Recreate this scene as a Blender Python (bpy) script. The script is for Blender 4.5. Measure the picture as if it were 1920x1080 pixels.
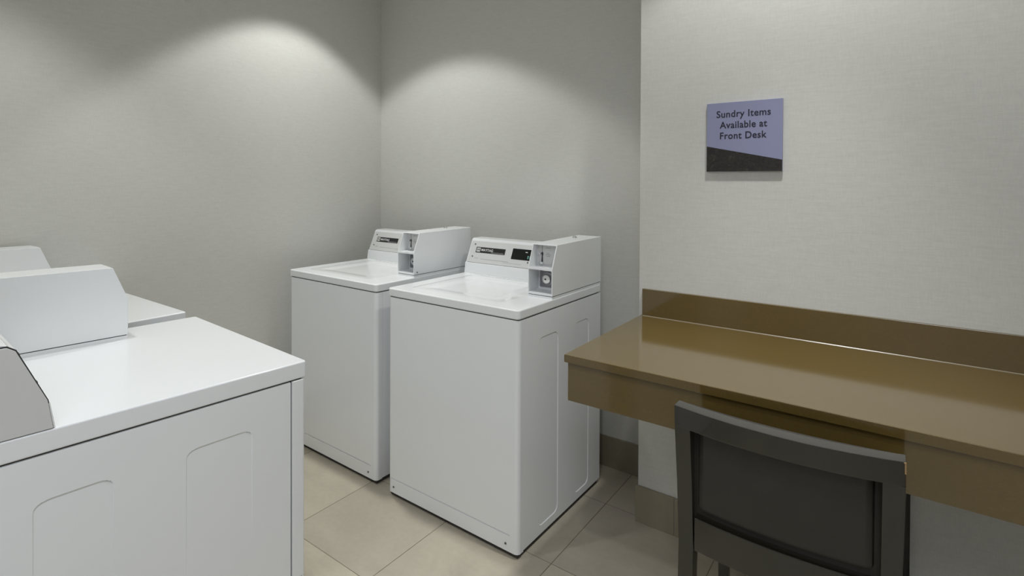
import bpy, bmesh, math, random
from mathutils import Matrix, Vector
random.seed(7)
for o in list(bpy.data.objects):
    bpy.data.objects.remove(o, do_unlink=True)
scene = bpy.context.scene
COL = scene.collection

# ------------------------------------------------------------------ camera
F_PX, YAW, PITCH, ROLL = 1045.59, 0.7122, -0.0104, 0.0021
cam_data = bpy.data.cameras.new('camera')
cam_data.sensor_fit = 'HORIZONTAL'
cam_data.sensor_width = 36.0
cam_data.lens = F_PX / 1920 * 36.0
cam_data.shift_x = 178.9 / 1920
cam_data.shift_y = -189.4 / 1920
cam_data.clip_start = 0.02
cam = bpy.data.objects.new('camera', cam_data)
COL.objects.link(cam)
fw = Vector((-math.sin(YAW) * math.cos(PITCH), math.cos(YAW) * math.cos(PITCH), math.sin(PITCH)))
rt = Vector((math.cos(YAW), math.sin(YAW), 0))
up = rt.cross(fw)
r2 = rt * math.cos(ROLL) + up * math.sin(ROLL)
u2 = r2.cross(fw)
m = Matrix((r2, u2, -fw)).transposed().to_4x4()
m.translation = Vector((2.5746, -2.6239, 1.3673))
cam.matrix_world = m
scene.camera = cam

# ------------------------------------------------------------------ colour / world
scene.view_settings.view_transform = 'Standard'
scene.view_settings.look = 'None'
scene.view_settings.gamma = 1.0
scene.view_settings.use_curve_mapping = False
scene.view_settings.exposure = 0.08
world = bpy.data.worlds.new('world')
scene.world = world
world.use_nodes = True
world.node_tree.nodes['Background'].inputs['Color'].default_value = (0.6, 0.65, 0.8, 1)
world.node_tree.nodes['Background'].inputs['Strength'].default_value = 0.05

# ------------------------------------------------------------------ room numbers
CEIL = 2.76
RW_X, RW_Y = 1.7916, -0.3457          # outer corner and face of the projecting wall
XR = 3.75                              # wall to the right of the counter
YB, XB = -2.62, 1.46                   # wall behind the dryers and its free end
YE = -4.6                              # far wall of the entry

# ------------------------------------------------------------------ lamps
# (x, y, spot power, half angle, edge softness, power of the tight inner beam, colour, label)
DOWNLIGHTS = [
    (0.60, -0.77, 45, 51.8, 0.22, 26, (0.985, 1.0, 0.975), 'round recessed downlight in the ceiling above the corner washer'),
    (0.74, -2.25, 37, 50.5, 0.45, 0, (0.985, 1.0, 0.975), 'round recessed downlight in the ceiling above the dryers'),
    (2.34, -0.81, 36, 52.0, 0.30, 76, (0.985, 1.0, 0.975), 'round recessed downlight in the ceiling above the brown counter'),
    (2.30, -2.42, 32, 58.0, 0.50, 8, (0.985, 1.0, 0.975), 'round recessed downlight in the ceiling between counter and entry'),
]
FILL_PANELS = [  # soft fill added behind the camera, shaped as an unseen ceiling panel
    (2.85, -3.55, 0.6, 1.2, 22, (0.82, 0.87, 1.0), 'added rectangular fill light, an unseen ceiling panel over the entry behind the camera'),
]

# ------------------------------------------------------------------ helpers
def nodes(mat):
    mat.use_nodes = True
    nt = mat.node_tree
    return nt, nt.nodes, nt.links, nt.nodes['Principled BSDF']

def mat_simple(name, col, rough=0.4, metal=0.0, coat=0.0, noise=0.0, nscale=40.0, bump=0.0, bscale=200.0, spec=0.5):
    mt = bpy.data.materials.new(name)
    nt, N, L, P = nodes(mt)
    P.inputs['Roughness'].default_value = rough
    P.inputs['Metallic'].default_value = metal
    P.inputs['Coat Weight'].default_value = coat
    P.inputs['Coat Roughness'].default_value = 0.08
    P.inputs['Specular IOR Level'].default_value = spec
    tc = N.new('ShaderNodeTexCoord')
    nz = N.new('ShaderNodeTexNoise')
    nz.inputs['Scale'].default_value = nscale
    nz.inputs['Detail'].default_value = 4
    L.new(tc.outputs['Object'], nz.inputs['Vector'])
    mx = N.new('ShaderNodeMix'); mx.data_type = 'RGBA'
    a = [max(0, c * (1 - noise)) for c in col] + [1]
    b = [min(1, c * (1 + noise)) for c in col] + [1]
    mx.inputs[6].default_value = a
    mx.inputs[7].default_value = b
    L.new(nz.outputs['Fac'], mx.inputs[0])
    L.new(mx.outputs[2], P.inputs['Base Color'])
    if bump > 0:
        nb = N.new('ShaderNodeTexNoise')
        nb.inputs['Scale'].default_value = bscale
        L.new(tc.outputs['Object'], nb.inputs['Vector'])
        bp = N.new('ShaderNodeBump')
        bp.inputs['Strength'].default_value = bump
        bp.inputs['Distance'].default_value = 0.001
        L.new(nb.outputs['Fac'], bp.inputs['Height'])
        L.new(bp.outputs['Normal'], P.inputs['Normal'])
    return mt

def mat_emit(name, col, strength):
    mt = bpy.data.materials.new(name)
    nt, N, L, P = nodes(mt)
    P.inputs['Base Color'].default_value = (*col, 1)
    P.inputs['Emission Color'].default_value = (*col, 1)
    P.inputs['Emission Strength'].default_value = strength
    return mt

def mat_linen(name, col):
    """woven vinyl wall covering: fine threads mostly along the wall, faint slubs"""
    mt = bpy.data.materials.new(name)
    nt, N, L, P = nodes(mt)
    P.inputs['Roughness'].default_value = 0.62
    P.inputs['Specular IOR Level'].default_value = 0.3
    tc = N.new('ShaderNodeTexCoord')
    fac = []
    for sc in ((38, 38, 420), (300, 300, 40), (14, 14, 110)):
        mp = N.new('ShaderNodeMapping')
        mp.inputs['Scale'].default_value = sc
        L.new(tc.outputs['Object'], mp.inputs['Vector'])
        nz = N.new('ShaderNodeTexNoise')
        nz.inputs['Scale'].default_value = 1.0
        nz.inputs['Detail'].default_value = 3
        L.new(mp.outputs['Vector'], nz.inputs['Vector'])
        fac.append(nz)
    ad = N.new('ShaderNodeMath'); ad.operation = 'ADD'
    L.new(fac[0].outputs['Fac'], ad.inputs[0]); L.new(fac[1].outputs['Fac'], ad.inputs[1])
    ad2 = N.new('ShaderNodeMath'); ad2.operation = 'ADD'
    L.new(ad.outputs[0], ad2.inputs[0]); L.new(fac[2].outputs['Fac'], ad2.inputs[1])
    mr = N.new('ShaderNodeMapRange')
    mr.inputs['From Min'].default_value = 0.9; mr.inputs['From Max'].default_value = 2.1
    mr.inputs['To Min'].default_value = 0.0; mr.inputs['To Max'].default_value = 1.0
    L.new(ad2.outputs[0], mr.inputs['Value'])
    mx = N.new('ShaderNodeMix'); mx.data_type = 'RGBA'
    mx.inputs[6].default_value = (*[c * 0.92 for c in col], 1)
    mx.inputs[7].default_value = (*[min(1, c * 1.07) for c in col], 1)
    L.new(mr.outputs['Result'], mx.inputs[0])
    L.new(mx.outputs[2], P.inputs['Base Color'])
    bp = N.new('ShaderNodeBump')
    bp.inputs['Strength'].default_value = 0.16
    bp.inputs['Distance'].default_value = 0.001
    L.new(ad2.outputs[0], bp.inputs['Height'])
    L.new(bp.outputs['Normal'], P.inputs['Normal'])
    return mt

def mat_tile(name, col, width, row, ox, oy, rough, axis='xy'):
    mt = bpy.data.materials.new(name)
    nt, N, L, P = nodes(mt)
    tc = N.new('ShaderNodeTexCoord')
    mp = N.new('ShaderNodeMapping')
    mp.inputs['Location'].default_value = (-ox, -oy, 0)
    L.new(tc.outputs['Object'], mp.inputs['Vector'])
    br = N.new('ShaderNodeTexBrick')
    br.offset = 0.0; br.squash = 1.0
    br.inputs['Scale'].default_value = 1.0
    br.inputs['Mortar Size'].default_value = 0.0016
    br.inputs['Mortar Smooth'].default_value = 0.2
    br.inputs['Brick Width'].default_value = width
    br.inputs['Row Height'].default_value = row
    br.inputs['Color1'].default_value = (0.9, 0.9, 0.9, 1)
    br.inputs['Color2'].default_value = (1.06, 1.06, 1.06, 1)
    br.inputs['Mortar'].default_value = (0.42, 0.38, 0.33, 1)
    L.new(mp.outputs['Vector'], br.inputs['Vector'])
    n1 = N.new('ShaderNodeTexNoise'); n1.inputs['Scale'].default_value = 3.2; n1.inputs['Detail'].default_value = 7
    n1.inputs['Distortion'].default_value = 1.2
    n2 = N.new('ShaderNodeTexNoise'); n2.inputs['Scale'].default_value = 45; n2.inputs['Detail'].default_value = 5
    L.new(tc.outputs['Object'], n1.inputs['Vector']); L.new(tc.outputs['Object'], n2.inputs['Vector'])
    mm = N.new('ShaderNodeMath'); mm.operation = 'MULTIPLY_ADD'
    mm.inputs[1].default_value = 0.4
    L.new(n2.outputs['Fac'], mm.inputs[0]); L.new(n1.outputs['Fac'], mm.inputs[2])
    mr = N.new('ShaderNodeMapRange')
    mr.inputs['From Min'].default_value = 0.45; mr.inputs['From Max'].default_value = 0.95
    L.new(mm.outputs[0], mr.inputs['Value'])
    mx = N.new('ShaderNodeMix'); mx.data_type = 'RGBA'
    mx.inputs[6].default_value = (col[0] * 0.88, col[1] * 0.87, col[2] * 0.86, 1)
    mx.inputs[7].default_value = (col[0] * 1.10, col[1] * 1.10, col[2] * 1.08, 1)
    L.new(mr.outputs['Result'], mx.inputs[0])
    ml = N.new('ShaderNodeMix'); ml.data_type = 'RGBA'; ml.blend_type = 'MULTIPLY'
    ml.inputs[0].default_value = 1.0
    L.new(mx.outputs[2], ml.inputs[6]); L.new(br.outputs['Color'], ml.inputs[7])
    L.new(ml.outputs[2], P.inputs['Base Color'])
    P.inputs['Roughness'].default_value = rough
    bp = N.new('ShaderNodeBump'); bp.invert = True
    bp.inputs['Strength'].default_value = 0.6; bp.inputs['Distance'].default_value = 0.0015
    L.new(br.outputs['Fac'], bp.inputs['Height'])
    L.new(bp.outputs['Normal'], P.inputs['Normal'])
    return mt

def mat_quartz(name, col, rough, fleck, scale=160):
    mt = bpy.data.materials.new(name)
    nt, N, L, P = nodes(mt)
    tc = N.new('ShaderNodeTexCoord')
    vo = N.new('ShaderNodeTexVoronoi'); vo.inputs['Scale'].default_value = scale
    nz = N.new('ShaderNodeTexNoise'); nz.inputs['Scale'].default_value = scale * 0.35; nz.inputs['Detail'].default_value = 6
    n3 = N.new('ShaderNodeTexNoise'); n3.inputs['Scale'].default_value = 6; n3.inputs['Detail'].default_value = 5
    for t in (vo, nz, n3):
        L.new(tc.outputs['Object'], t.inputs['Vector'])
    sp = N.new('ShaderNodeSeparateColor'); L.new(vo.outputs['Color'], sp.inputs[0])
    cr = N.new('ShaderNodeValToRGB')
    cr.color_ramp.elements[0].position = 0.0
    cr.color_ramp.elements[0].color = (*[c * (1 - 0.35 * fleck) for c in col], 1)
    cr.color_ramp.elements[1].position = 1.0
    cr.color_ramp.elements[1].color = (*[min(1, c * (1 + 0.9 * fleck)) for c in col], 1)
    e = cr.color_ramp.elements.new(0.7); e.color = (*col, 1)
    ad = N.new('ShaderNodeMath'); ad.operation = 'MULTIPLY'
    L.new(sp.outputs[0], ad.inputs[0]); L.new(nz.outputs['Fac'], ad.inputs[1])
    sc = N.new('ShaderNodeMath'); sc.operation = 'MULTIPLY_ADD'; sc.inputs[1].default_value = 1.1
    s3 = N.new('ShaderNodeMath'); s3.operation = 'MULTIPLY'; s3.inputs[1].default_value = 0.35
    L.new(n3.outputs['Fac'], s3.inputs[0])
    L.new(ad.outputs[0], sc.inputs[0]); L.new(s3.outputs[0], sc.inputs[2])
    L.new(sc.outputs[0], cr.inputs['Fac'])
    L.new(cr.outputs['Color'], P.inputs['Base Color'])
    P.inputs['Roughness'].default_value = rough
    return mt

def new_bm():
    return bmesh.new()

def rbox(bm, x0, x1, y0, y1, z0, z1, bev=0.0, seg=2, mtx=None):
    """box with all edges rounded, appended to bm"""
    t = bmesh.new()
    bmesh.ops.create_cube(t, size=1.0)
    for v in t.verts:
        v.co = Vector((x0 + (v.co.x + .5) * (x1 - x0), y0 + (v.co.y + .5) * (y1 - y0), z0 + (v.co.z + .5) * (z1 - z0)))
    if bev > 0:
        bmesh.ops.bevel(t, geom=t.edges[:], offset=bev, segments=seg, profile=0.5, affect='EDGES', clamp_overlap=True)
    merge(bm, t, mtx)

def merge(bm, t, mtx=None):
    if mtx is not None:
        bmesh.ops.transform(t, matrix=mtx, verts=t.verts)
    me = bpy.data.meshes.new('tmp')
    t.to_mesh(me); t.free()
    bm.from_mesh(me)
    bpy.data.meshes.remove(me)

def prism(bm, pts, axis, a, b, bev=0.0, seg=2, mtx=None):
    """extrude a closed outline along an axis: 'x' takes (y,z), 'y' takes (x,z), 'z' takes (x,y)"""
    t = bmesh.new()
    def P(p, h):
        if axis == 'x': return Vector((h, p[0], p[1]))
        if axis == 'y': return Vector((p[0], h, p[1]))
        return Vector((p[0], p[1], h))
    lo = [t.verts.new(P(p, a)) for p in pts]
    hi = [t.verts.new(P(p, b)) for p in pts]
    n = len(pts)
    t.faces.new(lo); t.faces.new(hi)
    for i in range(n):
        t.faces.new((lo[i], lo[(i + 1) % n], hi[(i + 1) % n], hi[i]))
    bmesh.ops.recalc_face_normals(t, faces=t.faces[:])
    if bev > 0:
        es = [e for e in t.edges if len(e.link_faces) == 2 and e.calc_face_angle(0) > 0.35]
        bmesh.ops.bevel(t, geom=es, offset=bev, segments=seg, profile=0.5, affect='EDGES', clamp_overlap=True)
    merge(bm, t, mtx)

def cyl(bm, c, r, h, axis='z', n=24, bev=0.0, r2=None, mtx=None):
    t = bmesh.new()
    bmesh.ops.create_cone(t, cap_ends=True, segments=n, radius1=r, radius2=r if r2 is None else r2, depth=h)
    if bev > 0:
        es = [e for e in t.edges if len(e.link_faces) == 2 and e.calc_face_angle(0) > 1.0]
        bmesh.ops.bevel(t, geom=es, offset=bev, segments=2, profile=0.5, affect='EDGES')
    if axis == 'x': bmesh.ops.rotate(t, matrix=Matrix.Rotation(math.pi / 2, 3, 'Y'), verts=t.verts)
    if axis == 'y': bmesh.ops.rotate(t, matrix=Matrix.Rotation(math.pi / 2, 3, 'X'), verts=t.verts)
    bmesh.ops.translate(t, vec=Vector(c), verts=t.verts)
    merge(bm, t, mtx)

def rrect(x0, x1, y0, y1, r, n=5):
    pts = []
    for cx, cy, a0 in ((x1 - r, y0 + r, -90), (x1 - r, y1 - r, 0), (x0 + r, y1 - r, 90), (x0 + r, y0 + r, 180)):
        for i in range(n + 1):
            a = math.radians(a0 + 90 * i / n)
            pts.append((cx + r * math.cos(a), cy + r * math.sin(a)))
    return pts

def finish(me, angle=35):
    for p in me.polygons: p.use_smooth = True
    me.set_sharp_from_angle(angle=math.radians(angle))

def obj(name, bm, mat, parent=None, off=(0, 0, 0), cut=None, angle=35):
    """one mesh object; cut is an optional bmesh of cutters subtracted from it"""
    if any(off):
        bmesh.ops.translate(bm, vec=Vector(off), verts=bm.verts)
        if cut is not None: bmesh.ops.translate(cut, vec=Vector(off), verts=cut.verts)
    me = bpy.data.meshes.new(name)
    bm.to_mesh(me); bm.free()
    o = bpy.data.objects.new(name, me)
    COL.objects.link(o)
    if cut is not None:
        cm = bpy.data.meshes.new('cutter'); cut.to_mesh(cm); cut.free()
        co = bpy.data.objects.new('cutter', cm); COL.objects.link(co)
        md = o.modifiers.new('cut', 'BOOLEAN'); md.operation = 'DIFFERENCE'; md.solver = 'EXACT'; md.object = co
        md.use_self = True
        dg = bpy.context.evaluated_depsgraph_get(); dg.update()
        me2 = bpy.data.meshes.new_from_object(o.evaluated_get(dg))
        o.modifiers.clear(); o.data = me2
        bpy.data.objects.remove(co, do_unlink=True); bpy.data.meshes.remove(cm); bpy.data.meshes.remove(me)
        me2.name = name
    if mat is not None:
        o.data.materials.clear(); o.data.materials.append(mat)
    finish(o.data, angle)
    wn = o.modifiers.new('weighted_normals', 'WEIGHTED_NORMAL')
    wn.keep_sharp = True; wn.weight = 100
    if parent is not None: o.parent = parent
    return o

def thing(name, label, cat, loc=(0, 0, 0), rz=0.0, group=None):
    o = bpy.data.objects.new(name, None)
    o.empty_display_size = 0.1
    COL.objects.link(o)
    o.location = loc; o.rotation_euler = (0, 0, rz)
    o['label'] = label; o['category'] = cat
    if group: o['group'] = group
    return o

def struct(name, bm, mat, label=None, parent=None):
    o = obj(name, bm, mat, parent)
    o['kind'] = 'structure'
    if label: o['label'] = label
    return o

def text_bm(body, size, ext, align='CENTER', bold=0.0, spacing=1.0):
    cu = bpy.data.curves.new('txt', 'FONT')
    cu.body = body; cu.size = size; cu.extrude = ext; cu.align_x = align
    cu.offset = bold; cu.space_character = spacing; cu.resolution_u = 4
    o = bpy.data.objects.new('txt', cu); COL.objects.link(o)
    dg = bpy.context.evaluated_depsgraph_get(); dg.update()
    me = bpy.data.meshes.new_from_object(o.evaluated_get(dg))
    bm = bmesh.new(); bm.from_mesh(me)
    bpy.data.objects.remove(o, do_unlink=True); bpy.data.meshes.remove(me); bpy.data.curves.remove(cu)
    return bm

# ------------------------------------------------------------------ materials
M = {}
M['wall'] = mat_linen('linen_wall_covering', (0.64, 0.635, 0.597))
M['ceiling'] = mat_simple('ceiling_paint', (0.86, 0.86, 0.84), 0.8, noise=0.03, nscale=8)
M['floor'] = mat_tile('beige_floor_tile', (0.50, 0.452, 0.367), 0.436, 0.492, 0.7748, -0.8084, 0.38)
M['base'] = mat_simple('beige_base_tile', (0.28, 0.25, 0.18), 0.4, noise=0.14, nscale=7)
M['grout'] = mat_simple('base_tile_grout', (0.30, 0.28, 0.24), 0.8, noise=0.1)
M['enamel'] = mat_simple('white_enamel', (0.855, 0.87, 0.88), 0.26, coat=0.25, noise=0.012, nscale=3, bump=0.04, bscale=260)
M['lid'] = mat_simple('white_lid_enamel', (0.87, 0.88, 0.89), 0.11, coat=0.3, noise=0.01, nscale=3)
M['panel'] = mat_simple('pale_grey_panel', (0.66, 0.66, 0.65), 0.38, noise=0.02, nscale=30)
M['seam'] = mat_simple('dark_gasket', (0.03, 0.03, 0.032), 0.6, noise=0.1)
M['shadow_base'] = mat_simple('dark_feet_and_base_shade', (0.035, 0.033, 0.03), 0.7, noise=0.1)  # colour of the feet, also the shade painted under the machines
M['black'] = mat_simple('black_label', (0.016, 0.016, 0.016), 0.3, noise=0.1)
M['black_gloss'] = mat_simple('black_display_window', (0.010, 0.012, 0.012), 0.12, noise=0.1)
M['white_print'] = mat_simple('white_print', (0.75, 0.75, 0.74), 0.5, noise=0.03)
M['grey_print'] = mat_simple('grey_print', (0.35, 0.35, 0.35), 0.5, noise=0.03)
M['dark_print'] = mat_simple('dark_print', (0.06, 0.06, 0.065), 0.5, noise=0.05)
M['digit'] = mat_emit('display_digits', (0.25, 0.55, 0.5), 0.35)
M['steel'] = mat_simple('brushed_steel', (0.52, 0.52, 0.53), 0.34, metal=0.9, noise=0.06, nscale=70)
M['grey_metal'] = mat_simple('grey_lock_plate', (0.30, 0.30, 0.32), 0.38, metal=0.7, noise=0.12, nscale=60)
M['chrome'] = mat_simple('chrome', (0.8, 0.8, 0.8), 0.12, metal=1.0, noise=0.02)
M['screw'] = mat_simple('screw_steel', (0.18, 0.18, 0.18), 0.4, metal=0.8, noise=0.05)
M['quartz'] = mat_quartz('brown_quartz', (0.124, 0.083, 0.024), 0.11, 0.22, 260)
M['quartz'].node_tree.nodes['Principled BSDF'].inputs['IOR'].default_value = 1.6
M['quartz'].node_tree.nodes['Principled BSDF'].inputs['Coat Weight'].default_value = 0.45
M['quartz'].node_tree.nodes['Principled BSDF'].inputs['Coat Roughness'].default_value = 0.08
M['caulk_highlight'] = mat_simple('pale_caulk_highlight', (0.26, 0.22, 0.16), 0.3, noise=0.05)
M['wood'] = mat_simple('espresso_wood', (0.0125, 0.0105, 0.006), 0.22, noise=0.2, nscale=18, coat=0.7)
M['raw'] = mat_simple('bare_worn_wood', (0.34, 0.22, 0.10), 0.6, noise=0.2)
M['leather'] = mat_simple('dark_brown_vinyl', (0.026, 0.022, 0.017), 0.5, noise=0.15, nscale=25, bump=0.12, bscale=320)
M['bracket'] = mat_simple('black_steel', (0.012, 0.012, 0.012), 0.4, noise=0.1)
M['sign'] = mat_simple('periwinkle_sign_face', (0.32, 0.33, 0.50), 0.30, metal=0.3, noise=0.015, nscale=2)
M['sign_text'] = mat_simple('navy_lettering', (0.018, 0.017, 0.035), 0.45, noise=0.05)
M['sign_band'] = mat_quartz('dark_speckled_band', (0.024, 0.020, 0.016), 0.45, 2.2, 150)
M['lamp_lens'] = mat_emit('lamp_lens', (1.0, 0.97, 0.92), 4.0)
M['fill_panel_lens'] = mat_emit('fill_panel_lens', (0.80, 0.87, 1.0), 2.0)
M['white_trim'] = mat_simple('white_trim', (0.8, 0.8, 0.79), 0.4, noise=0.02)

# ------------------------------------------------------------------ room shell
T = 0.12
def slab(name, x0, x1, y0, y1, z0, z1, mat, label):
    bm = new_bm(); rbox(bm, x0, x1, y0, y1, z0, z1)
    return struct(name, bm, mat, label)
slab('floor', -T, XR + T, YE - T, T, -0.1, 0.0, M['floor'], 'beige square tiled floor')
slab('ceiling', -T, XR + T, YE - T, T, CEIL, CEIL + 0.1, M['ceiling'], 'white ceiling above the laundry room')
slab('wall_left', -T, 0, YB - T, T, 0, CEIL, M['wall'], 'left wall in light grey woven wall covering')
slab('wall_back', 0, RW_X, 0, T, 0, CEIL, M['wall'], 'light grey wall behind the two washing machines')
slab('wall_right', RW_X, XR + T, RW_Y, T, 0, CEIL, M['wall'], 'light grey projecting wall that carries the sign and the counter')
slab('wall_side', XR, XR + T, YE - T, RW_Y, 0, CEIL, M['wall'], 'light grey wall closing the room beyond the counter')
slab('wall_front', -T, XB, YB - T, YB, 0, CEIL, M['wall'], 'light grey wall behind the dryers')
slab('wall_return', XB - T, XB, YE - T, YB - T, 0, CEIL, M['wall'], 'light grey return wall of the entry')
slab('wall_entry', XB, XR, YE - T, YE, 0, CEIL, M['wall'], 'light grey far wall of the entry')

# tiled baseboards: separate tiles on a grout bed, in one mesh per wall run
BBH, BBT = 0.146, 0.010
def baseboard(name, joints, axis, face, sign, label):
    bm = new_bm()
    for a, b in zip(joints[:-1], joints[1:]):
        g = 0.0012
        if axis == 'x':
            y0, y1 = sorted((face, face + sign * BBT)); rbox(bm, a + g, b - g, y0, y1, 0.0, BBH, 0.0015, 2)
        else:
            x0, x1 = sorted((face, face + sign * BBT)); rbox(bm, x0, x1, a + g, b - g, 0.0, BBH, 0.0015, 2)
    o = struct(name, bm, M['base'], label)
    gb = new_bm()
    if axis == 'x':
        y0, y1 = sorted((face, face + sign * (BBT - 0.002))); rbox(gb, joints[0] + .001, joints[-1] - .001, y0, y1, 0, BBH - 0.001)
    else:
        x0, x1 = sorted((face, face + sign * (BBT - 0.002))); rbox(gb, x0, x1, joints[0] + .001, joints[-1] - .001, 0, BBH - 0.001)
    g = obj('grout', gb, M['grout'], o)
    return o
baseboard('baseboard_back', [0.0, 0.30, 0.75, 1.19, 1.532, RW_X - BBT], 'x', 0.0, -1, 'beige tile baseboard under the wall behind the washers')
baseboard('baseboard_right', [RW_X - BBT, 1.932, 2.38, 2.83, 3.28, XR], 'x', RW_Y, -1, 'beige tile baseboard under the counter wall')
baseboard('baseboard_corner', [RW_Y + 0.0, -BBT], 'y', RW_X, -1, 'beige tile baseboard on the short return of the projecting wall')
baseboard('baseboard_left', [YB, -2.2, -1.75, -1.3, -0.85, -0.4, -BBT], 'y', 0.0, 1, 'beige tile baseboard along the left wall')

# ------------------------------------------------------------------ ceiling lamps
def downlight(x, y, power, half, blend, beam, col, label):
    t = thing('downlight', label, 'ceiling light', (x, y, CEIL), 0)
    bm = new_bm()
    n = 40
    ring = []
    prof = [(0.075, -0.001), (0.098, -0.001), (0.102, -0.004), (0.098, -0.008), (0.080, -0.010), (0.075, -0.007)]
    for i in range(n):
        a = 2 * math.pi * i / n
        ring.append([bm.verts.new((r * math.cos(a), r * math.sin(a), z)) for r, z in prof])
    for i in range(n):
        A, B = ring[i], ring[(i + 1) % n]
        for k in range(len(prof)):
            bm.faces.new((A[k], B[k], B[(k + 1) % len(prof)], A[(k + 1) % len(prof)]))
    bmesh.ops.recalc_face_normals(bm, faces=bm.faces[:])
    obj('trim_ring', bm, M['white_trim'], t)
    bm = new_bm(); cyl(bm, (0, 0, -0.003), 0.0745, 0.004, 'z', 40)
    obj('lens', bm, M['lamp_lens'], t)
    ld = bpy.data.lights.new('downlight_lamp', 'SPOT')
    ld.energy = power; ld.color = col
    ld.spot_size = math.radians(2 * half); ld.spot_blend = blend
    ld.shadow_soft_size = 0.05
    lo = bpy.data.objects.new('downlight_lamp', ld); COL.objects.link(lo)
    lo.parent = t; lo.location = (0, 0, -0.02)
    if beam:
        l2 = bpy.data.lights.new('downlight_beam', 'SPOT')
        l2.energy = beam; l2.color = col
        l2.spot_size = math.radians(54); l2.spot_blend = 1.0
        l2.shadow_soft_size = 0.05
        b2 = bpy.data.objects.new('downlight_beam', l2); COL.objects.link(b2)
        b2.parent = t; b2.location = (0, 0, -0.02)
for d in DOWNLIGHTS: downlight(*d)

def fill_panel_light(x, y, w, l, power, col, label):
    t = thing('added_fill_panel', label, 'ceiling light', (x, y, CEIL), 0)
    bm = new_bm(); ct = new_bm()
    rbox(bm, -w / 2 - .03, w / 2 + .03, -l / 2 - .03, l / 2 + .03, -0.022, -0.0005, 0.003, 2)
    rbox(ct, -w / 2, w / 2, -l / 2, l / 2, -0.05, -0.012)
    obj('frame', bm, M['white_trim'], t, cut=ct)
    bm = new_bm(); rbox(bm, -w / 2 + .001, w / 2 - .001, -l / 2 + .001, l / 2 - .001, -0.017, -0.0125)
    obj('diffuser', bm, M['fill_panel_lens'], t)
    ld = bpy.data.lights.new('fill_panel_lamp', 'AREA')
    ld.shape = 'RECTANGLE'; ld.size = w; ld.size_y = l
    ld.energy = power; ld.color = col
    lo = bpy.data.objects.new('fill_panel_lamp', ld); COL.objects.link(lo)
    lo.parent = t; lo.location = (0, 0, -0.026)
for d in FILL_PANELS: fill_panel_light(*d)

# ------------------------------------------------------------------ laundry machines
H, GAP = 0.905, 0.020                       # height of the worktop, clearance under the cabinet
CB0, CBW, CBF = 0.541, 0.109, 0.250         # coin box: left side, width, front
SLANT = ((0.563, H + 0.055), (0.612, H + 0.158))

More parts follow.
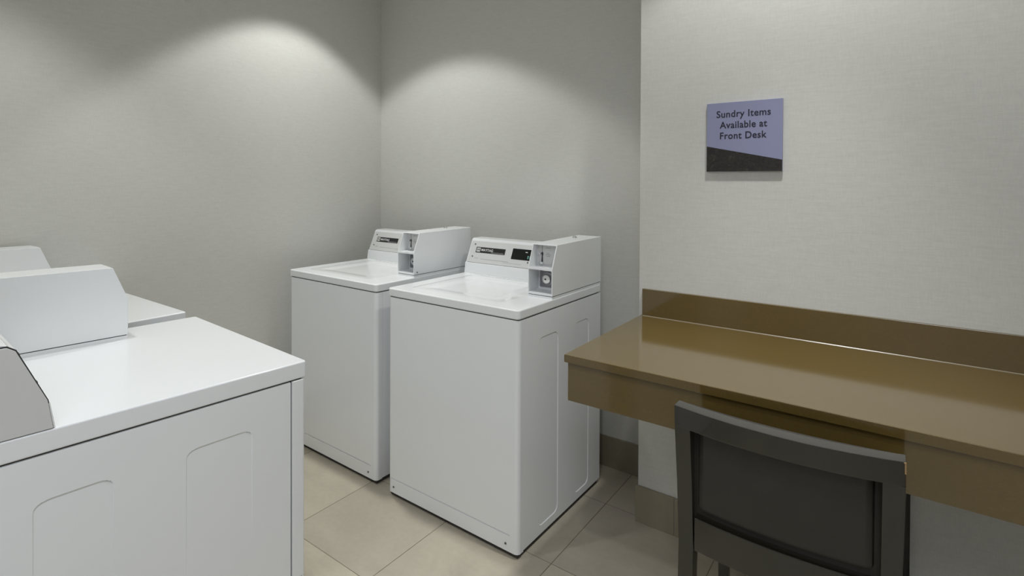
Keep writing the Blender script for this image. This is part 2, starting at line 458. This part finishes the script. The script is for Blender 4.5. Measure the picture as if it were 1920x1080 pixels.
def machine(kind, label, corner, rz, W, D, tt, group, dryer=False, side_screw=False):
    """corner: world x, y of the front corner at the left hand of someone facing the machine"""
    ca, sa = math.cos(rz), math.sin(rz)
    loc = (corner[0] + ca * W / 2 - sa * D / 2, corner[1] + sa * W / 2 + ca * D / 2, 0)
    t = thing(kind, label, 'dryer' if dryer else 'washing machine', loc, rz, group)
    off = (-W / 2, -D / 2, 0)
    O = lambda name, bm, mat, parent=t, cut=None, angle=35: obj(name, bm, mat, parent, off, cut, angle)
    zt = H - tt                              # underside of the worktop
    ret = 0.037                              # how far the front panel wraps round the sides
    # cabinet shell with two long pressed panels in either side
    bm = new_bm()
    rbox(bm, 0.0015, W - 0.0015, ret + 0.003, D, GAP, zt - 0.004, 0.003, 2)
    ct = new_bm()
    for y0, y1 in ((0.146, 0.308), (0.450, 0.590)):
        for sx in (0, 1):
            tb = bmesh.new()
            o_ = rrect(y0, y1, 0.050, 0.777, 0.032, 6)
            i_ = rrect(y0 + 0.006, y1 - 0.006, 0.056, 0.771, 0.027, 6)
            if dryer:                         # scooped pressing: crisp along the top, running out softly downwards
                o_ = rrect(y0, y1, 0.30, 0.777, 0.030, 6)
                i_ = [(y, 0.760 + (z - 0.30) * 0.011 / 0.477) for y, z in rrect(y0 + 0.004, y1 - 0.004, 0.30, 0.771, 0.030, 6)]
            xo = (W - 0.0015 + 0.0012) if sx else (0.0015 - 0.0012)
            xi = (W - 0.0015 - 0.0022) if sx else (0.0015 + 0.0022)
            vo = [tb.verts.new((xo, a, b)) for a, b in o_]
            vi = [tb.verts.new((xi, a, b)) for a, b in i_]
            tb.faces.new(vo); tb.faces.new(vi)
            for k in range(len(vo)):
                tb.faces.new((vo[k], vo[(k + 1) % len(vo)], vi[(k + 1) % len(vo)], vi[k]))
            bmesh.ops.recalc_face_normals(tb, faces=tb.faces[:])
            merge(ct, tb)
    O('cabinet', bm, M['enamel'], cut=ct, angle=25)
    # dark rail seen in the seams; the lowest box paints the shade under the machine
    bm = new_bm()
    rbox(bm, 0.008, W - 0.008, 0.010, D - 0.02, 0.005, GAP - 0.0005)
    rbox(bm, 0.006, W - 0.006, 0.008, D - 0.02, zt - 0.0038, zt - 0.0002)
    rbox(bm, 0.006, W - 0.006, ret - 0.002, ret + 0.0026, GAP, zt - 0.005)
    O('seams_and_base_shade', bm, M['shadow_base'])
    # front panel(s): sheet with rounded vertical corners returned along both sides
    r = 0.007 if dryer else 0.018
    pts = [(0, ret)]
    for i in range(7):
        a = math.radians(180 + 90 * i / 6); pts.append((r + r * math.cos(a), r + r * math.sin(a)))
    for i in range(7):
        a = math.radians(270 + 90 * i / 6); pts.append((W - r + r * math.cos(a), r + r * math.sin(a)))
    pts.append((W, ret))
    if not dryer:
        bm = new_bm(); prism(bm, pts, 'z', GAP, zt - 0.004)
        ct = new_bm()
        rbox(ct, 0.010, W - 0.037, -0.01, 0.0045, 0.0765, 0.0825)
        fp = O('front_panel', bm, M['enamel'], cut=ct, angle=30)
        for sx in (0.033, W - 0.052):
            b2 = new_bm(); cyl(b2, (sx, -0.0008, 0.046), 0.0042, 0.004, 'y', 16, 0.0008)
            O('screw', b2, M['screw'], fp)
    else:
        zs = 0.353
        bm = new_bm(); prism(bm, pts, 'z', zs, zt - 0.004, 0.0012, 1)
        fp = O('front_panel', bm, M['enamel'], angle=30)
        bm = new_bm(); prism(bm, pts, 'z', GAP, zs - 0.007, 0.0012, 1)
        O('lower_panel', bm, M['enamel'], angle=30)
        bm = new_bm()
        prism(bm, rrect(0.11, W - 0.11, 0.42, 0.80, 0.03), 'y', -0.022, -0.0005, 0.006, 3)
        dr = O('door', bm, M['enamel'])
        bm = new_bm()
        prism(bm, rrect(W - 0.15, W - 0.122, 0.54, 0.68, 0.01), 'y', -0.034, -0.0222, 0.003, 2)
        O('handle', bm, M['panel'], dr)
    # worktop
    bm = new_bm()
    prism(bm, rrect(-0.002, W + 0.002, -0.004, D + 0.0, 0.008 if dryer else 0.016, 5), 'z', zt, H, 0.004 if dryer else 0.0055, 4)
    ct = None
    if not dryer:
        ct = new_bm()
        prism(ct, rrect(0.072, 0.528, 0.066, 0.530, 0.02), 'z', H - 0.0075, H + 0.02)
    top = O('worktop', bm, M['enamel'], cut=ct, angle=30)
    if not dryer:
        # lid: a pressed plate whose middle dips in a shallow dish
        bm = new_bm()
        nx = ny = 28
        x0, x1, y0, y1 = 0.0745, 0.5255, 0.0685, 0.5275
        grid = []
        for j in range(ny + 1):
            row = []
            for i in range(nx + 1):
                u, v = i / nx, j / ny
                e = min(u, 1 - u, v, 1 - v)
                dz = -0.0045 * min(1.0, max(0.0, (e - 0.07) / 0.10)) ** 1.2
                row.append(bm.verts.new((x0 + u * (x1 - x0), y0 + v * (y1 - y0), H - 0.0008 + dz)))
            grid.append(row)
        for j in range(ny):
            for i in range(nx):
                bm.faces.new((grid[j][i], grid[j][i + 1], grid[j + 1][i + 1], grid[j + 1][i]))
        ext = bmesh.ops.extrude_face_region(bm, geom=[e for e in bm.edges if e.is_boundary])
        for v in [g for g in ext['geom'] if isinstance(g, bmesh.types.BMVert)]:
            v.co.z = H - 0.0070
        bmesh.ops.recalc_face_normals(bm, faces=bm.faces[:])
        O('lid', bm, M['lid'], angle=40)
    # levelling feet
    for fx in (0.05, W - 0.05):
        for fy in (0.06, D - 0.06):
            bm = new_bm()
            cyl(bm, (fx, fy, 0.006), 0.018, 0.012, 'z', 20, 0.002)
            cyl(bm, (fx, fy, 0.0135), 0.007, 0.009, 'z', 12)
            O('foot', bm, M['shadow_base'])
    # console housing: kick strip below, slanted face, rounded top
    cx1 = CB0 - 0.001
    bm = new_bm()
    body = [(0.553, H), (0.561, H + 0.0515), (SLANT[0][0] + 0.006, SLANT[0][1] - 0.001), (SLANT[1][0] + 0.006, SLANT[1][1]),
            (0.624, H + 0.166), (0.636, H + 0.170), (D - 0.006, H + 0.170), (D - 0.004, H)]
    xe = 0.003 if dryer else 0.0
    prism(bm, body, 'x', xe, cx1)
    con = O('console', bm, M['enamel'], angle=25)
    bm = new_bm()
    prism(bm, [(0.5515, H), (0.5600, H + 0.050), (0.575, H + 0.050), (0.575, H)], 'x', 0.0, cx1, 0.0012, 2)
    O('kick_strip', bm, M['enamel'], con)
    if dryer:
        # end cap of the console, outlined by a thin dark gasket
        cap = [(0.556, H + 0.001), (0.5645, H + 0.055), (0.613, H + 0.1565), (0.626, H + 0.165), (D - 0.006, H + 0.165), (D - 0.006, H + 0.001)]
        gk = [(0.5540, H + 0.0002), (0.5626, H + 0.055), (0.6112, H + 0.158), (0.6252, H + 0.1672), (D - 0.003, H + 0.1672), (D - 0.003, H + 0.0002)]
        bm = new_bm(); prism(bm, gk, 'x', 0.0, 0.0028)
        g_ = O('gasket', bm, M['seam'], con)
        bm = new_bm(); prism(bm, cap, 'x', -0.0025, -0.0002, 0.0012, 2)
        O('end_cap', bm, M['panel'], g_)
    # sloping control panel and what is on it
    (qy0, qz0), (qy1, qz1) = SLANT
    upv = Vector((0, qy1 - qy0, qz1 - qz0)); SL = upv.length; upv.normalize()
    nrm = Vector((0, -upv.z, upv.y))
    FR = Matrix(((1, 0, 0, 0.0), (0, upv.y, nrm.y, qy0), (0, upv.z, nrm.z, qz0), (0, 0, 0, 1)))
    bm = new_bm()
    rbox(bm, 0.008, cx1, 0.0, SL, -0.005, 0.0, 0.0012, 2, FR)
    cp = O('control_panel', bm, M['panel'])
    bm = new_bm(); rbox(bm, 0.045, 0.217, 0.46 * SL, 0.72 * SL, 0.0, 0.0014, 0.0005, 1, FR)
    npl = O('name_plate', bm, M['black'], cp)
    zc = 0.59 * SL
    bm = new_bm(); ct = None
    rbox(bm, 0.050, 0.0715, zc - 0.0105, zc + 0.0105, 0.0014, 0.0018, 0, 1, FR)
    O('logo', bm, M['white_print'], cp)
    bm = new_bm()
    for pts_ in ([(-.0075, -.007), (-.0075, .007), (-.0048, .007), (-.0048, -.007)], [(.0048, -.007), (.0048, .007), (.0075, .007), (.0075, -.007)],
                 [(-.0048, .007), (-.0048, .0028), (0, -.0045), (.0048, .0028), (.0048, .007), (0, 0)]):
        prism(bm, [(a + 0.0608, b + zc) for a, b in pts_], 'z', 0.0018, 0.0021, 0, 1, FR)
    O('logo_mark', bm, M['black'], cp)
    bm = new_bm(); tx = text_bm('MAYTAG', 0.0175, 0.0002, 'LEFT', 0.0003)
    merge(bm, tx, FR @ Matrix.Translation((0.077, zc - 0.0055, 0.0016)))
    O('lettering', bm, M['white_print'], cp)
    bm = new_bm(); tx = text_bm('Commercial Laundry', 0.0085, 0.0002, 'LEFT')
    merge(bm, tx, FR @ Matrix.Translation((0.138, zc - 0.0115, 0.0016)))
    rbox(bm, 0.137, 0.212, zc - 0.0132, zc - 0.0126, 0.0014, 0.0017, 0, 1, FR)
    O('lettering', bm, M['grey_print'], cp)
    bm = new_bm(); rbox(bm, 0.257, 0.366, 0.325 * SL, 0.80 * SL, 0.0, 0.0014, 0.0005, 1, FR)
    dsp = O('display', bm, M['black_gloss'], cp)
    bm = new_bm()
    rbox(bm, 0.329, 0.341, 0.655 * SL, 0.69 * SL, 0.0014, 0.0016, 0, 1, FR)
    O('display_caption', bm, M['white_print'], cp)
    bm = new_bm()
    for dx in (0.345, 0.357):                 # dim seven segment figures
        for (a, b, c_, d_) in ((0, .006, 0, .0009), (0, .006, .0065, .0074), (0, .006, .013, .0139), (0, .0009, 0, .0139), (.0051, .006, 0, .0139)):
            rbox(bm, dx + a, dx + b, 0.40 * SL + c_, 0.40 * SL + d_, 0.0014, 0.0016, 0, 1, FR)
    O('display_figures', bm, M['digit'], cp)
    bm = new_bm()
    rbox(bm, 0.085, 0.245, 0.17 * SL, 0.185 * SL, 0.0, 0.0003, 0, 1, FR)
    rbox(bm, 0.045, 0.070, 0.20 * SL, 0.215 * SL, 0.0, 0.0003, 0, 1, FR)
    rbox(bm, 0.215, 0.320, 0.12 * SL, 0.13 * SL, 0.0, 0.0003, 0, 1, FR)
    O('fine_print', bm, M['grey_print'], cp)
    for sx, sv in ((0.033, 0.836), (0.033, 0.27), (0.352, 0.24)):
        bm = new_bm(); cyl(bm, (sx, sv * SL, 0.001), 0.0036, 0.0035, 'z', 14, 0.0007, None, FR)
        O('screw', bm, M['screw'], cp)
    # coin box
    x0, x1 = CB0, CB0 + CBW
    zf = H + 0.0105
    bm = new_bm()
    prof = [(CBF, zf), (CBF, H + 0.118), (CBF + 0.040, H + 0.210), (D - 0.002, H + 0.214), (D - 0.002, zf)]
    prism(bm, prof, 'x', x0, x1, 0.0018, 2)
    ct = new_bm()
    rbox(ct, x0 + 0.004, x1 - 0.004, CBF - 0.05, 0.322, H + 0.118, H + 0.2055)
    rbox(ct, x0 + 0.004, x1 - 0.004, CBF - 0.05, 0.333, H + 0.020, H + 0.110)
    cb = O('coin_box', bm, M['enamel'], cut=ct, angle=25)
    bm = new_bm()
    rbox(bm, x0 + 0.0012, x1 - 0.0012, CBF + 0.0015, D - 0.004, H, zf - 0.0022)
    O('base_flange', bm, M['enamel'], cb)
    bm = new_bm(); rbox(bm, x0 + 0.003, x1 - 0.003, CBF + 0.003, D - 0.006, zf - 0.0022, zf - 0.0002)
    O('base_gasket', bm, M['seam'], cb)
    bm = new_bm(); rbox(bm, x0 + 0.008, x1 - 0.006, 0.3195, 0.3218, H + 0.121, H + 0.2035, 0.0008, 1)
    sp = O('coin_slide_plate', bm, M['panel'] if not dryer else M['panel'], cb)
    bm = new_bm()
    rbox(bm, x0 + 0.0260, x0 + 0.0272, 0.3188, 0.3200, H + 0.168, H + 0.2025)
    O('plate_joint', bm, M['seam'], sp)
    bm = new_bm()
    prism(bm, [(x0 + .0225, H + .134), (x0 + .030, H + .134), (x0 + .029, H + .158), (x0 + .032, H + .166), (x0 + .029, H + .174), (x0 + .0235, H + .172), (x0 + .0245, H + .158)], 'y', 0.3185, 0.3200)
    O('coin_slot', bm, M['seam'], sp)
    bm = new_bm(); cyl(bm, (x0 + 0.0165, 0.316, H + 0.166), 0.0068, 0.008, 'y', 20, 0.0015)
    O('push_button', bm, M['chrome'], sp)
    bm = new_bm(); cyl(bm, (x0 + 0.0262, 0.316, H + 0.1285), 0.0062, 0.008, 'y', 20, 0.0015)
    O('push_button', bm, M['chrome'], sp)
    bm = new_bm()
    for dx, dz, w in ((.042, .190, .022), (.046, .1685, .012), (.041, .1625, .024), (.045, .1565, .017)):
        rbox(bm, x0 + dx, x0 + dx + w, 0.3190, 0.3196, H + dz, H + dz + 0.0022)
    O('fine_print', bm, M['grey_print'], sp)
    bm = new_bm(); rbox(bm, x0 + 0.012, x1 - 0.008, 0.327, 0.3328, H + 0.030, H + 0.1085, 0.001, 1)
    lp = O('lock_plate', bm, M['grey_metal'], cb)
    bm = new_bm()
    cyl(bm, (x0 + 0.048, 0.3245, H + 0.064), 0.030, 0.006, 'y', 32, 0.002)
    O('lock_collar', bm, M['grey_metal'], lp)
    bm = new_bm()
    cyl(bm, (x0 + 0.047, 0.3175, H + 0.064), 0.0185, 0.012, 'y', 28, 0.004)
    O('lock_cylinder', bm, M['chrome'], lp)
    bm = new_bm(); cyl(bm, (x0 + 0.045, 0.3113, H + 0.064), 0.0036, 0.002, 'y', 16)
    O('keyhole', bm, M['seam'], lp)
    bm = new_bm(); cyl(bm, (x0 + 0.022, 0.3255, H + 0.101), 0.0045, 0.004, 'y', 14, 0.001)
    O('screw', bm, M['chrome'], lp)
    bm = new_bm(); cyl(bm, (x0 + 0.050, 0.565, H + 0.2155), 0.0105, 0.006, 'z', 22, 0.0015)
    cyl(bm, (x0 + 0.050, 0.565, H + 0.2195), 0.0072, 0.006, 'z', 22, 0.001)
    O('top_lock', bm, M['chrome'], cb)
    for px_, py_ in ([] if dryer else [(x0 - 0.001, CBF + 0.012)]) + ([(x1 + 0.001, CBF + 0.022)] if side_screw else []):
        bm = new_bm(); cyl(bm, (px_, py_, H + 0.022), 0.0036, 0.003, 'x', 14, 0.0006)
        O('screw', bm, M['screw'], cb)
    return t

machine('washing_machine', 'white coin-operated top-load washer standing next to the brown counter', (0.9027, -0.8727), -0.0099, 0.65, 0.7108, 0.0349, 'coin-operated washers along the back wall')
machine('washing_machine', 'white coin-operated top-load washer in the room corner, its right side behind the other washer', (0.1652, -0.8473), -0.0172, 0.65, 0.7108, 0.0349, 'coin-operated washers along the back wall', False, True)
machine('dryer', 'large white coin-operated dryer in the left foreground with a plain flat top', (1.4228, -1.728), math.pi - 0.0684, 0.659, 0.71, 0.0418, 'coin-operated dryers facing the washers', True)
machine('dryer', 'white coin-operated dryer mostly hidden behind the coin box of the foreground dryer', (0.6746, -1.6715), math.pi + 0.0036, 0.659, 0.71, 0.0418, 'coin-operated dryers facing the washers', True)

# ------------------------------------------------------------------ counter
cx0, cx1, cyF, cyB = 1.8005, XR - 0.001, -1.0316, RW_Y - 0.0008
HC, TC = 0.8357, 0.0241
ct_t = thing('counter', 'long brown stone counter with backsplash and deep apron under the sign', 'counter', ((cx0 + cx1) / 2, (cyF + cyB) / 2, 0))
co = (-(cx0 + cx1) / 2, -(cyF + cyB) / 2, 0)
bm = new_bm(); rbox(bm, cx0, cx1, cyF, cyB, HC - TC, HC, 0.0022, 2)
obj('countertop', bm, M['quartz'], ct_t, co)
bm = new_bm(); rbox(bm, cx0 + 0.0075, cx1, -0.3630, cyB, HC + 0.0003, 0.942, 0.0022, 2)
bs = obj('backsplash', bm, M['quartz'], ct_t, co)
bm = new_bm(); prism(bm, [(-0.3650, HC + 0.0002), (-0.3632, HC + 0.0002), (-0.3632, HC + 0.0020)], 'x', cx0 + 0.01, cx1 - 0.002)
obj('caulk_highlight_bead', bm, M['caulk_highlight'], bs, co)  # pale bead painting the reflected highlight along the splash joint
bm = new_bm(); rbox(bm, cx0 + 0.006, cx1, cyF + 0.0150, cyF + 0.040, 0.6905, HC - TC - 0.0004, 0.0015, 2)
obj('apron', bm, M['quartz'], ct_t, co)
bm = new_bm(); rbox(bm, cx0 + 0.006, cx0 + 0.030, cyF + 0.0403, cyB, 0.6905, HC - TC - 0.0004, 0.0015, 2)
obj('end_panel', bm, M['quartz'], ct_t, co)

# support bracket under the counter
bk = thing('support_bracket', 'thin dark metal bracket on the wall under the brown counter, right of the chair', 'bracket', (2.600, RW_Y, 0.0))
bx = -2.600
o_ = (bx, -RW_Y, 0)
bm = new_bm(); rbox(bm, 2.592, 2.611, RW_Y - 0.016, RW_Y - 0.0112, 0.15, HC - TC - 0.001, 0.001, 1)
obj('wall_strap', bm, M['bracket'], bk, o_)
bm = new_bm(); rbox(bm, 2.592, 2.611, -0.95, RW_Y - 0.0165, HC - TC - 0.007, HC - TC - 0.001, 0.001, 1)
obj('arm', bm, M['bracket'], bk, o_)
bm = new_bm(); prism(bm, [(-0.93, HC - TC - 0.008), (-0.945, HC - TC - 0.008), (RW_Y - 0.030, 0.16), (RW_Y - 0.0168, 0.16)], 'x', 2.598, 2.605)
obj('brace', bm, M['bracket'], bk, o_)

# ------------------------------------------------------------------ sign
sx0, sx1, sz0, sz1 = 2.0368, 2.2740, 1.4047, 1.6551
SW, SH = sx1 - sx0, sz1 - sz0
sg = thing('wall_sign', 'square periwinkle sign reading Sundry Items Available at Front Desk', 'sign', ((sx0 + sx1) / 2, RW_Y, sz0))
bm = new_bm(); rbox(bm, -SW / 2, SW / 2, -0.011, -0.0006, 0, SH, 0.0012, 2)
obj('panel', bm, M['sign'], sg)
bm = new_bm(); prism(bm, [(-SW / 2 + .0006, 0.0006), (SW / 2 - .0006, 0.0006), (SW / 2 - .0006, 0.157 * SH), (-SW / 2 + .0006, 0.372 * SH)], 'y', -0.0122, -0.0111)
obj('dark_band', bm, M['sign_band'], sg)
TXT = Matrix(((1, 0, 0, 0), (0, 0, -1, 0), (0, 1, 0, 0), (0, 0, 0, 1)))
for body, base, width in (('Sundry Items', 0.215, 0.715), ('Available at', 0.373, 0.625), ('Front Desk', 0.528, 0.615)):
    tb = text_bm(body, 0.0345, 0.0004, 'CENTER', 0.0005, 1.06)
    xs = [v.co.x for v in tb.verts]; w = max(xs) - min(xs); mid = (max(xs) + min(xs)) / 2
    k = width * SW / w
    b2 = new_bm()
    merge(b2, tb, Matrix.Translation((-0.006 * SW, -0.0114, SH * (1 - base))) @ TXT @ Matrix.Diagonal((k, 1, 1, 1)) @ Matrix.Translation((-mid, 0, 0)))
    obj('lettering', b2, M['sign_text'], sg)

# ------------------------------------------------------------------ chair (its back to the camera, tucked under the counter)
CX = 2.3755
ch = thing('dining_chair', 'dark espresso wooden chair with curved framed back, pushed up to the brown counter', 'chair', (CX, -0.93, 0))
CO = (-CX, 0.93, 0)
TOPZ = 0.817
def bow(x, sag=0.036):                       # the back curves towards the camera in the middle
    s = (x - CX) / 0.215
    return -sag * (1 - s * s)
def curved(bm, x0, x1, yb, depth, z0, z1, n=20, sag=0.036, bev=0.003, zfun=None, lean=0.0):
    tb = bmesh.new()
    secs = []
    for i in range(n + 1):
        x = x0 + (x1 - x0) * i / n
        y = yb + bow(x, sag)
        sec = [tb.verts.new((x, y, z0)), tb.verts.new((x, y - lean, z1)), tb.verts.new((x, y + depth - lean, z1)), tb.verts.new((x, y + depth, z0))]
        secs.append(sec)
    for a, b in zip(secs[:-1], secs[1:]):
        for k in range(4):
            tb.faces.new((a[k], b[k], b[(k + 1) % 4], a[(k + 1) % 4]))
    tb.faces.new(secs[0]); tb.faces.new(secs[-1])
    bmesh.ops.recalc_face_normals(tb, faces=tb.faces[:])
    es = [e for e in tb.edges if len(e.link_faces) == 2 and e.calc_face_angle(0) > 0.6]
    bmesh.ops.bevel(tb, geom=es, offset=bev, segments=2, profile=0.5, affect='EDGES')
    merge(bm, tb)
yT = -1.171                                   # rear face of the back at its ends
# rear legs run up as the posts of the back
def post(bm, xa0, xa1, xb0, xb1, inner):
    # stations: z, rear y, depth, x left, x right
    st = [(0.0, -1.205, 0.034), (0.25, -1.165, 0.040), (0.47, -1.142, 0.046), (0.62, -1.150, 0.045), (0.766, -1.166, 0.043)]
    tb = bmesh.new(); secs = []
    for z, y, d in st:
        f = z / 0.766
        x0 = xb0 + (xa0 - xb0) * f; x1 = xb1 + (xa1 - xb1) * f
        secs.append([tb.verts.new(p) for p in ((x0, y, z), (x1, y, z), (x1, y + d, z), (x0, y + d, z))])
    for a, b in zip(secs[:-1], secs[1:]):
        for k in range(4):
            tb.faces.new((a[k], a[(k + 1) % 4], b[(k + 1) % 4], b[k]))
    tb.faces.new(secs[0]); tb.faces.new(secs[-1])
    bmesh.ops.recalc_face_normals(tb, faces=tb.faces[:])
    es = [e for e in tb.edges if abs((e.verts[0].co - e.verts[1].co).normalized().z) > 0.8]
    bmesh.ops.bevel(tb, geom=es, offset=0.002, segments=2, profile=0.5, affect='EDGES')
    merge(bm, tb)
for (xa0, xa1, xb0, xb1) in ((2.1605, 2.1965, 2.172, 2.204), (2.5555, 2.5915, 2.550, 2.580)):
    bm = new_bm(); post(bm, xa0, xa1, xb0, xb1, 0)
    obj('leg', bm, M['wood'], ch, CO)
bm = new_bm(); curved(bm, 2.1605, 2.5915, yT + 0.004, 0.043, 0.7665, TOPZ, 26, 0.036, 0.0025, None, 0.004)
tr = obj('top_rail', bm, M['wood'], ch, CO)
bm = new_bm(); rbox(bm, 2.5893, 2.5921, yT - 0.0004, yT + 0.003, TOPZ - 0.024, TOPZ - 0.0025, 0.0006, 1)
rbox(bm, 2.5835, 2.5918, yT - 0.0004, yT + 0.004, TOPZ - 0.0042, TOPZ - 0.0008, 0.0006, 1)
w_ = obj('worn_corner', bm, M['raw'], tr, CO); w_['label'] = 'chipped corner showing bare tan wood'
bm = new_bm(); curved(bm, 2.2045, 2.5495, -1.146, 0.030, 0.466, 0.548, 20, 0.026, 0.003)
obj('lower_rail', bm, M['wood'], ch, CO)
# upholstered back panel, set forward inside the frame
bm = new_bm(); curved(bm, 2.2075, 2.5440, -1.132, 0.032, 0.560, 0.7655, 20, 0.028, 0.013)
obj('back_cushion', bm, M['leather'], ch, CO)
bm = new_bm(); curved(bm, 2.168, 2.584, -1.121, 0.030, 0.520, 0.806, 20, 0.026, 0.010)
obj('back_pad', bm, M['leather'], ch, CO)
# seat
bm = new_bm(); prism(bm, [(2.206, -1.093), (2.548, -1.093), (2.588, -0.70), (2.570, -0.675), (2.184, -0.675), (2.166, -0.70)], 'z', 0.466, 0.512, 0.014, 4)
obj('seat', bm, M['leather'], ch, CO)
bm = new_bm()
rbox(bm, 2.205, 2.549, -1.1135, -1.0935, 0.4395, 0.4655, 0.002, 1)
prism(bm, [(2.206, -1.093), (2.226, -1.093), (2.196, -0.70), (2.174, -0.70)], 'z', 0.4395, 0.4655)
prism(bm, [(2.528, -1.093), (2.548, -1.093), (2.580, -0.70), (2.558, -0.70)], 'z', 0.4395, 0.4655)
rbox(bm, 2.197, 2.557, -0.722, -0.700, 0.4395, 0.4655, 0.002, 1)
obj('seat_rail', bm, M['wood'], ch, CO)
for xl in (2.166, 2.556):
    bm = new_bm()
    tb = bmesh.new()
    bmesh.ops.create_cube(tb, size=1.0)
    for v in tb.verts:
        k = 1.0 if v.co.z > 0 else 0.72
        v.co = Vector((xl + 0.015 + v.co.x * 0.032 * k, -0.722 + v.co.y * 0.034 * k, 0.4392 * (v.co.z + 0.5)))
    bmesh.ops.bevel(tb, geom=tb.edges[:], offset=0.002, segments=2, profile=0.5, affect='EDGES')
    merge(bm, tb)
    obj('leg', bm, M['wood'], ch, CO)
